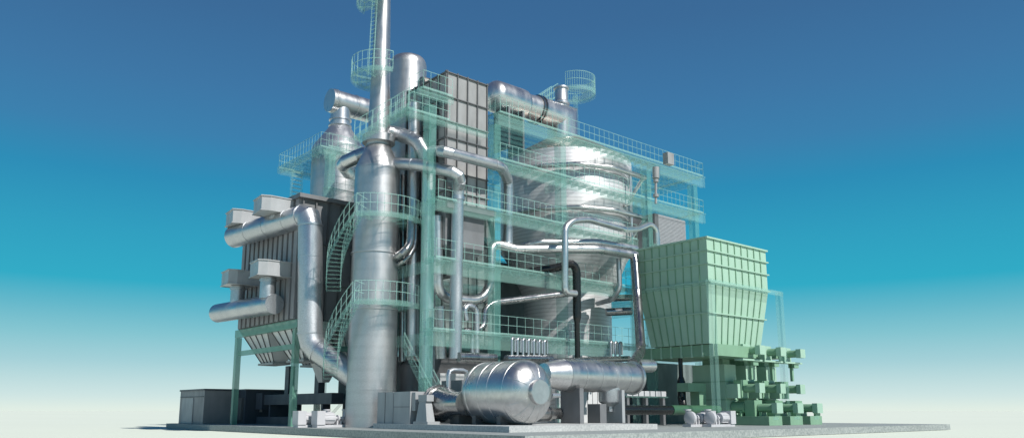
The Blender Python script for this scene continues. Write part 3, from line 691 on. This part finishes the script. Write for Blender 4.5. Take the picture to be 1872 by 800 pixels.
# ------------------------------------------------------------------ feeders under the silo (three alike)
def feeder(x, label):
    t = thing('feeder_unit', label, 'feeder machine', (x,30.2,0), 'green feeder machines under the silo')
    y = 30.2; G, G2 = M['green'], M['green2']  # motor fronts get the lighter green as sunlit, housings the shade-darkened one
    b = obj('base', MB().box(x,x+1.7,y,y+6,.004,.62), G2, t); obj('nameplate', MB().box(x+.55,x+1.25,y-.02,y-.003,.38,.6), M['teal'], b)
    a = obj('lower_motor', MB().box(x+.85,x+1.65,y-.15,y+.25,.83,1.55), G, t); obj('housing', MB().lathe([(.3,y+.26),(.3,y+1.45)], (x+1.25,0,1.2), 'y', 16), G2, a, True)
    obj('foot', MB().box(x+.9,x+1.6,y+.05,y+.2,.623,.828), G2, a); obj('foot', MB().box(x+.9,x+1.6,y+1.1,y+1.3,.623,.92), G2, a)
    obj('lower_gearbox', MB().box(x+.7,x+1.7,y+1.5,y+2.3,.623,1.75), G2, t)
    obj('screw_casing', MB().lathe([(.42,y+2.32),(.42,y+3.35)], (x+.95,0,1.25), 'y', 16).box(x+.5,x+1.4,y+2.5,y+2.62,.623,1.0), G2, t)
    tw = obj('tower', MB().box(x+.05,x+1.5,y+3.4,y+6.2,.625,4.35), G, t)
    obj('seam', MB().box(x+.0,x+1.55,y+3.35,y+6.25,3.05,3.13).box(x+.0,x+1.55,y+3.35,y+6.25,1.75,1.83), G2, tw)
    a = obj('middle_motor', MB().box(x+.6,x+1.3,y+.95,y+1.3,2.25,2.95), G, t); obj('housing', MB().lathe([(.3,y+1.31),(.3,y+2.3)], (x+.95,0,2.6), 'y', 16), G2, a, True)
    obj('middle_gearbox', MB().box(x+.45,x+1.3,y+2.32,y+2.95,1.9,3.2), G2, t); obj('side_box', MB().box(x+.1,x+.42,y+2.4,y+3.38,1.9,2.9), G, t)
    obj('neck', MB().box(x+.35,x+1.2,y+3.7,y+5.5,4.353,4.9), G2, t)
    obj('walk_plank', MB().box(x-.9,x+1.6,y+1.2,y+1.9,4.5,4.62), G, t)
    obj('upper_trough', MB().box(x+.1,x+1.4,y+2.5,y+6.5,4.95,5.5), G2, t)
    a = obj('upper_motor', MB().box(x+.6,x+1.3,y+.75,y+1.15,4.95,5.6), G, t); obj('housing', MB().lathe([(.28,y+1.16),(.28,y+1.95)], (x+.95,0,5.28), 'y', 16), G2, a, True)
    obj('upper_gearbox', MB().box(x+.4,x+1.35,y+1.97,y+2.48,4.65,5.75), G, t)
    obj('support', MB().box(x+.55,x+.75,y+1.5,y+1.7,3.2,4.497).box(x+.55,x+1.2,y+1.3,y+1.8,4.2,4.496), G2, t)
    return t
f1 = feeder(50.2, 'green feeder machine under the silo, leftmost of the three and partly behind the grey pump')
f2 = dup(f1, (53.0,30.2,0), 'green feeder machine under the silo, between the two others')
f3 = dup(f1, (55.8,30.2,0), 'green feeder machine under the silo, the one standing out at the far right')
o = obj('gearbox_block', MB().box(47.2,49.3,34.6,35.6,2.35,2.95).box(48.6,49.4,34.7,35.5,.003,2.345), M['green2']); tag(o, 'small green drive block left of the feeder towers, above the dark pipe', 'drive unit')
pipe('ash_chute_pipe', 'black drop pipe with a wider lower half, hanging under the silo trough', 'pipe', [(47.4,35.5,4.7),(47.4,35.5,3.4),(47.4,35.5,3.1),(47.4,35.5,1.9),(47.0,35.2,1.2)], [.16,.16,.27,.27,.25], M['black'], None, False, 16) if False else None
o = obj('drop_pipe', MB().tube([(47.6,35.5,4.74),(47.6,35.5,3.45),(47.6,35.5,3.05),(47.6,35.5,1.9),(47.3,35.2,1.3)], [.16,.16,.3,.3,.28], 18), M['black'], None, True); tag(o, 'black drop pipe, wider in its lower half, hanging under the silo trough', 'pipe')
# ------------------------------------------------------------------ process pipes
pipe('chimney_upper_pipe', 'thick silver pipe leaving the chimney just below its collar and turning down', 'pipe',
     [(26.9,43.8,(27.27,43.8,19.4)[2]), (27.94,43.7,19.53), (28.57,41.6,18.54), (29.1,41.3,16.99), (29.27,41.3,3.03)], .48, M['galv'], .8, True, 20)
pipe('chimney_middle_pipe', 'thick silver pipe from the conical chimney shoulder, turning down before the ribbed tower box', 'pipe',
     [(27.3,42.9,(27.26,43,17.05)[2]), (27.84,40.6,16.52), (29.52,38.4,15.73), (30.05,39.36,15.06), (29.98,39.36,4.17)], .40, M['galv'], .55, True, 20,
     extra=[((30.06,39.36,14.52), (30.06,39.36,14.3), .46)])
pipe('tower_front_pipe', 'silver pipe crossing in front of the ribbed tower box and dropping beside the boiler', 'pipe',
     [(29.07,40.9,17.79), (28.21,38.4,16.93), (32.9,38.4,16.93), (35.19,40.3,16.81), (35.13,40.3,12.31)], .36, M['galv'], .55, True, 18)
pipe('domed_riser', 'thin upright silver riser pipe with a rounded top between chimney and tower box', 'pipe',
     [(28.57,42.4,21.39), (28.87,42.4,4.44)], .38, M['galv'], None, False, 20)
pipe('domed_riser', 'slim bluish riser pipe close beside the left corner column of the green frame', 'pipe',
     [(28.66,43.6,16.68), (28.88,43.6,4.15)], .24, M['chrome'], None, False, 16)
pipe('chimney_elbow_pipe', 'dark chrome pipe bending from the chimney side up behind the ring platform', 'pipe',
     [(27.4,43.2,(26.68,41.8,10.57)[2]), (27.37,41.6,10.77), (27.97,41.6,11.42), (28.01,41.6,13.34)], .27, M['chrome'], .7, True, 18)
pipe('chimney_elbow_pipe', 'second dark chrome bend below the first, tucked beside the chimney', 'pipe',
     [(27.6,43.0,(26.89,42.1,10.14)[2]), (27.77,42,10.38), (28.59,42,11.31), (28.62,42,13.51)], .2, M['chrome'], .7, False, 16)
pipe('crossover_elbow', 'chrome elbow pipe rising from behind the chimney shoulder to the left and back', 'pipe',
     [(28.13,46.2,19.09), (26.09,47.5,17.94), (29.58,52.5,18.99), (32.02,52.5,19.75)], .5, M['bright'], 1.1, True, 22)
# boiler rings
def hexring(z, r, a0, a1, k): return [(BX+r*math.cos(math.radians(a0+(a1-a0)*i/k)), BY+r*math.sin(math.radians(a0+(a1-a0)*i/k)), z) for i in range(k+1)]
def airring(z, label):
    o = pipe('air_ring_pipe', label, 'pipe', [(36.26,43,18.38) if False else (BX-6.6,BY+.5,z-.05)]+hexring(z, 6.15, 207, 290, 3)[:-1]+[(BX+3.3,BY-5.9,z)], .2, M['bright'], .3, True, 14)
    e = (BX+3.3, BY-5.9, z)
    obj('drop_leg', MB().tube(fillet([(e[0]-1.9,e[1]-.02,z-.1),(e[0]-1.9,e[1]-.02,z-2.5),(e[0]-2.3,e[1]+.35,z-2.7)],.25), .11, 12), M['bright'], o, True)
    obj('valve_arm', MB().tube(fillet([e,(e[0]-.2,e[1]+.2,z-.2),(e[0]-.75,e[1]+.9,z-1.6)],.2), .15, 12), M['bright'], o, True)
    obj('valve', MB().lathe([(.1,-.25),(.26,-.2),(.26,.2),(.1,.25)], (e[0]-.8,e[1]+1.0,z-1.75), n=16).box(e[0]-1.15,e[0]-.55,e[1]+.9,e[1]+1.1,z-1.8,z-1.62), M['mesh'], o)
    return o
airring(19.85, 'upper thin bent ring pipe round the boiler front with a valve on its right')
airring(16.4, 'lower thin bent ring pipe round the boiler front with a valve on its right')
zz = 12.75
o = pipe('boiler_ring_main', 'thick polished ring main round the boiler waist with a deep U bend left', 'pipe',
     [(29.19,40.4,13.3), (29.36,40.4,8.51), (30.1,40.4,8.05), (32.35,40.4,8.08), (33.18,40.4,8.48), (33.65,40.4,9.3), (33.74,40.4,11.86), (34.22,40.4,12.16), (35.54,39.8,11.86), (36.44,39.5,11.97), (41.71,38,12.44), (45.59,37.7,12.41)], .33, M['bright'], .5, True, 20)
pipe('boiler_ring_main', 'second ring main just behind and above the thick one at the boiler waist', 'pipe',
     [(37.5,41.4,12.53), (38.18,40.4,12.82), (42.26,38.6,13.1), (46.46,38.4,13.14)], .3, M['bright'], .3, True, 20)
pipe('loop_pipe', 'slim silver loop pipe rising before the boiler and dropping behind the silo', 'pipe',
     [(38.75,37.4,8.86), (37.74,37.4,8.84), (37.83,37.4,13.37), (38.6,37.4,13.95), (40.15,37.4,14.27), (43.95,37.4,14.13), (47.46,39,14.94), (49.42,39.3,15.74), (50.23,39.3,15.36), (50.32,39.3,13.12)], .23, M['bright'], .35, True, 16)
pipe('return_pipe', 'slim dull pipe running left from the foot of the loop pipe', 'pipe',
     [(38.58,37.6,8.91), (37.88,37.7,8.78), (33.68,40.2,8.06), (33.02,40.2,7.57), (32.98,40.2,6.48), (32.43,40.2,6.12), (31.21,40.2,6.01)], .23, M['chrome'], .4, True, 16)
pipe('deck_hook_pipe', 'hooked silver pipe standing on the first deck beside the thick drop pipe', 'pipe',
     [(31.16,39.8,6.67), (30.97,39.8,7.47), (31.51,39.8,7.69), (32.01,39.8,7.41), (32.03,39.8,4.27)], .2, M['galv'], .3, True, 14)
pipe('black_downpipe', 'black downpipe with a square shoulder in front of the lower boiler, slimmer below', 'pipe',
     [(36.66,40.2,10.44), (38.59,38.8,10.86), (39.3,38.2,11.17), (39.73,38.2,10.76), (39.7,38.2,7.35)], .29, M['black'], .3, False, 16)
o = obj('black_drain', MB().tube([(39.7,38.2,7.43), (39.69,38.2,6.97), (39.68,38.2,4.52)], [.29,.19,.19], 16), M['black'], None, True); tag(o, 'thin black lower pipe ending on the horizontal tank', 'pipe')
pipe('silo_side_pipe', 'dark chrome pipe running down the left edge of the green silo', 'pipe',
     [(45.45,38.2,12.8), (45.34,37.6,12.32), (45.03,37.2,9.28), (42.6,35,5.04), (39.36,33,3.94)], .33, M['chrome'], .5, True, 18)
pipe('tank_stub', 'stubby round-ended bright pipe sticking out past the right end of the tank', 'pipe',
     [(40.46,33.6,3.87), (41.97,33.6,3.92)], .42, M['bright'], None, False, 24)
pipe('boiler_drain_pipe', 'thin bent silver drain pipe at the right side of the boiler waist', 'pipe',
     [(44.7,38.6,12.22), (44.73,38.6,9.9), (44.63,39.4,9.15), (45.52,41.6,9.21)], .19, M['galv'], .3, True, 14)
pipe('boiler_side_stub', 'short dark horizontal pipe between lower boiler and silo', 'pipe',
     [(44.94,40.2,8.34), (46.51,39,8.44)], .3, M['chrome'], None, False, 16)
pipe('boiler_side_stub', 'upper short dark pipe above the other one between lower boiler and silo', 'pipe',
     [(46.36,41.2,9.63), (47.76,40,9.71)], .26, M['chrome'], None, False, 16)
pipe('roof_vent_pipe', 'thin grey vent pipe with a valve rising through the roof edge at the right', 'pipe',
     [(48.75,38.1,17.06), (48.87,38.1,19.19)], .1, M['mesh'], None, False, 12,
     extra=[((48.78,38.1,17.6), (48.79,38.1,17.82), .22), ((48.87,38.1,19.14), (48.92,38.1,20.06), .27), ((48.85,38.1,18.82), (48.86,38.1,19.05), .2)])
o = obj('square_vent', MB().box(50.0,50.8,37.7,38.2,20.55,21.5), M['mesh']); tag(o, 'small square grey box cap on the roof edge above the thin vent pipe', 'vent cap')
# small hoop pipes on the manifold
o = pipe('manifold', 'dark horizontal manifold carrying a row of small hoop pipes behind the drum', 'pipe', [(32.89,37.9,4.22), (36.87,37.9,4.38)], .24, M['chrome'], None, False, 18)
def hoop(pa, label, grp):
    x, y, z = pa
    h = obj('hoop_pipe', MB().tube(fillet([(0,0,0),(0,0,1.22),(.33,.08,1.22),(.33,.08,.35)],.16,4), .085, 12), M['galv'], None, True); h.location = pa
    return tag(h, label, 'pipe', grp)
h0 = hoop((33.39,37.9,4.34), 'small silver hoop pipe in the row of seven behind the drum', 'small hoop pipes behind the drum')
for i in range(1, 7):
    h = h0.copy(); COL.objects.link(h); h.location = (h0.location.x+.475*i, h0.location.y, h0.location.z)
h0 = hoop((42.78,37.9,4.63), 'small silver hoop pipe in the row of three behind the tank', 'small hoop pipes behind the tank')
for i in range(1, 3):
    h = h0.copy(); COL.objects.link(h); h.location = (h0.location.x+.475*i, h0.location.y, h0.location.z)
o = pipe('manifold', 'second dark manifold lower down, running left to right between drum and tank', 'pipe', [(35.6,37,4.11), (43.67,37,4.63)], .2, M['chrome'], None, False, 18)
pipe('flue_pipe', 'dark thick pipe lying level under the first deck, left of the drum', 'pipe', [(29.88,38.9,4.24), (32.83,38.9,4.3)], .3, M['chrome'], None, False, 18)
pipe('column_bundle_pipe', 'upright dark pipe left of the thick drop pipe under the first deck', 'pipe', [(29.1,39.9,7.39), (29.29,39.9,4.16)], .36, M['chrome'], None, False, 18)
pipe('deck_drop_pipe', 'slim upright grey pipe from the first deck down, right of the thick drop pipe', 'pipe', [(31.74,39.9,5.84), (31.75,39.9,4.27)], .13, M['galv'], None, False, 12)
o = obj('floor_stair', MB().box(0,0.01,0,0.01,0,0.01), M['teal']); bpy.data.objects.remove(o)
t = thing('ground_stair', 'steep green stair with handrails in the gap right of the chimney foot', 'stair', (28.2,41.8,0))
a, b = Vector((28.6,42.4,4.9)), Vector((28.6,38.9,.9))
mb = MB()
for dx in (-.4,.4): mb.bar(a+Vector((dx,0,0)), b+Vector((dx,0,0)), .08, .3)
for i in range(12): p = a+(b-a)*(i+.5)/12; mb.box(p.x-.38,p.x+.38,p.y-.13,p.y+.13,p.z-.02,p.z+.02)
obj('flight', mb, M['teal'], t)
for dx in (-.4,.4): obj('handrail', rail(MB(), [b+Vector((dx,0,0)), a+Vector((dx,0,0))], 1.0, 1.2, .05, False), M['tealrail'], t)
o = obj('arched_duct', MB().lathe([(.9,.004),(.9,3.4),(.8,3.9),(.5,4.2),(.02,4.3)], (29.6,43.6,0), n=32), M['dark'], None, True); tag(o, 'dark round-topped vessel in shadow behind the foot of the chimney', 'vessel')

# ------------------------------------------------------------------ light, sky, camera
SUN = Vector((.06,-.73,.68)).normalized()
el = math.asin(SUN.z); az = math.atan2(SUN.x, SUN.y)
l = bpy.data.lights.new('sun', 'SUN'); l.energy = 5.0; l.angle = math.radians(.53); l.color = (1,.965,.91)
lo = bpy.data.objects.new('sun', l); COL.objects.link(lo); lo.rotation_euler = SUN.to_track_quat('Z', 'Y').to_euler(); lo.location = SUN*80
w = bpy.data.worlds.new('World'); scene.world = w; w.use_nodes = True; nt = w.node_tree; nt.nodes.clear()
out = nt.nodes.new('ShaderNodeOutputWorld')
sky = nt.nodes.new('ShaderNodeTexSky'); sky.sky_type = 'NISHITA'; sky.sun_disc = False; sky.sun_elevation = el; sky.sun_rotation = az
b1 = nt.nodes.new('ShaderNodeBackground'); b1.inputs['Strength'].default_value = .06; nt.links.new(sky.outputs[0], b1.inputs[0])
tc = nt.nodes.new('ShaderNodeTexCoord'); sp_ = nt.nodes.new('ShaderNodeSeparateXYZ'); nt.links.new(tc.outputs['Generated'], sp_.inputs[0])
def lin(c): return tuple(((v/255+.055)/1.055)**2.4 if v > 10 else v/255/12.92 for v in c)
S = [(-1,(226,238,226)),(0,(228,240,230)),(1.0,(206,229,228)),(3.2,(163,208,216)),(5.0,(130,196,208)),(6.6,(98,183,202)),(8.4,(42,170,197)),(11.7,(42,158,191)),(15.4,(40,140,182)),(18.4,(57,127,173)),(21.8,(60,118,165)),(27,(58,106,152)),(45,(46,84,130)),(90,(34,60,105))]
mp = nt.nodes.new('ShaderNodeMapRange'); mp.inputs[1].default_value = -.05; mp.inputs[2].default_value = 1; nt.links.new(sp_.outputs['Z'], mp.inputs[0])
rp = nt.nodes.new('ShaderNodeValToRGB'); e = rp.color_ramp.elements
while len(e) < len(S): e.new(.5)
for k_, (el_, (d_, c_)) in enumerate(zip(e, S)):
    el_.position = (math.sin(math.radians(d_))+.05)/1.05; el_.color = (*lin(c_), 1)
nt.links.new(mp.outputs[0], rp.inputs[0])
b2 = nt.nodes.new('ShaderNodeBackground'); b2.inputs['Strength'].default_value = 1.03; nt.links.new(rp.outputs[0], b2.inputs[0])
mx = nt.nodes.new('ShaderNodeMixShader'); mx.inputs[0].default_value = .95
nt.links.new(b1.outputs[0], mx.inputs[1]); nt.links.new(b2.outputs[0], mx.inputs[2]); nt.links.new(mx.outputs[0], out.inputs[0])

cam = bpy.data.cameras.new('camera'); co = bpy.data.objects.new('camera', cam); COL.objects.link(co); scene.camera = co
co.location = (0,0,1.0); co.rotation_euler = (math.radians(90+10.557), 0, math.radians(49.245-90))
cam.sensor_width = 36; cam.lens = 36*1448.72/1872; cam.shift_x = 16/1872; cam.shift_y = 80/1872; cam.clip_end = 20000; cam.clip_start = .1
scene.view_settings.view_transform = 'Standard'; scene.view_settings.look = 'None'; scene.view_settings.exposure = 0; scene.view_settings.gamma = 1
scene.render.engine = 'CYCLES'
scene.cycles.transparent_max_bounces = 24; scene.cycles.max_bounces = 8
scene.render.resolution_x = 1024; scene.render.resolution_y = 437
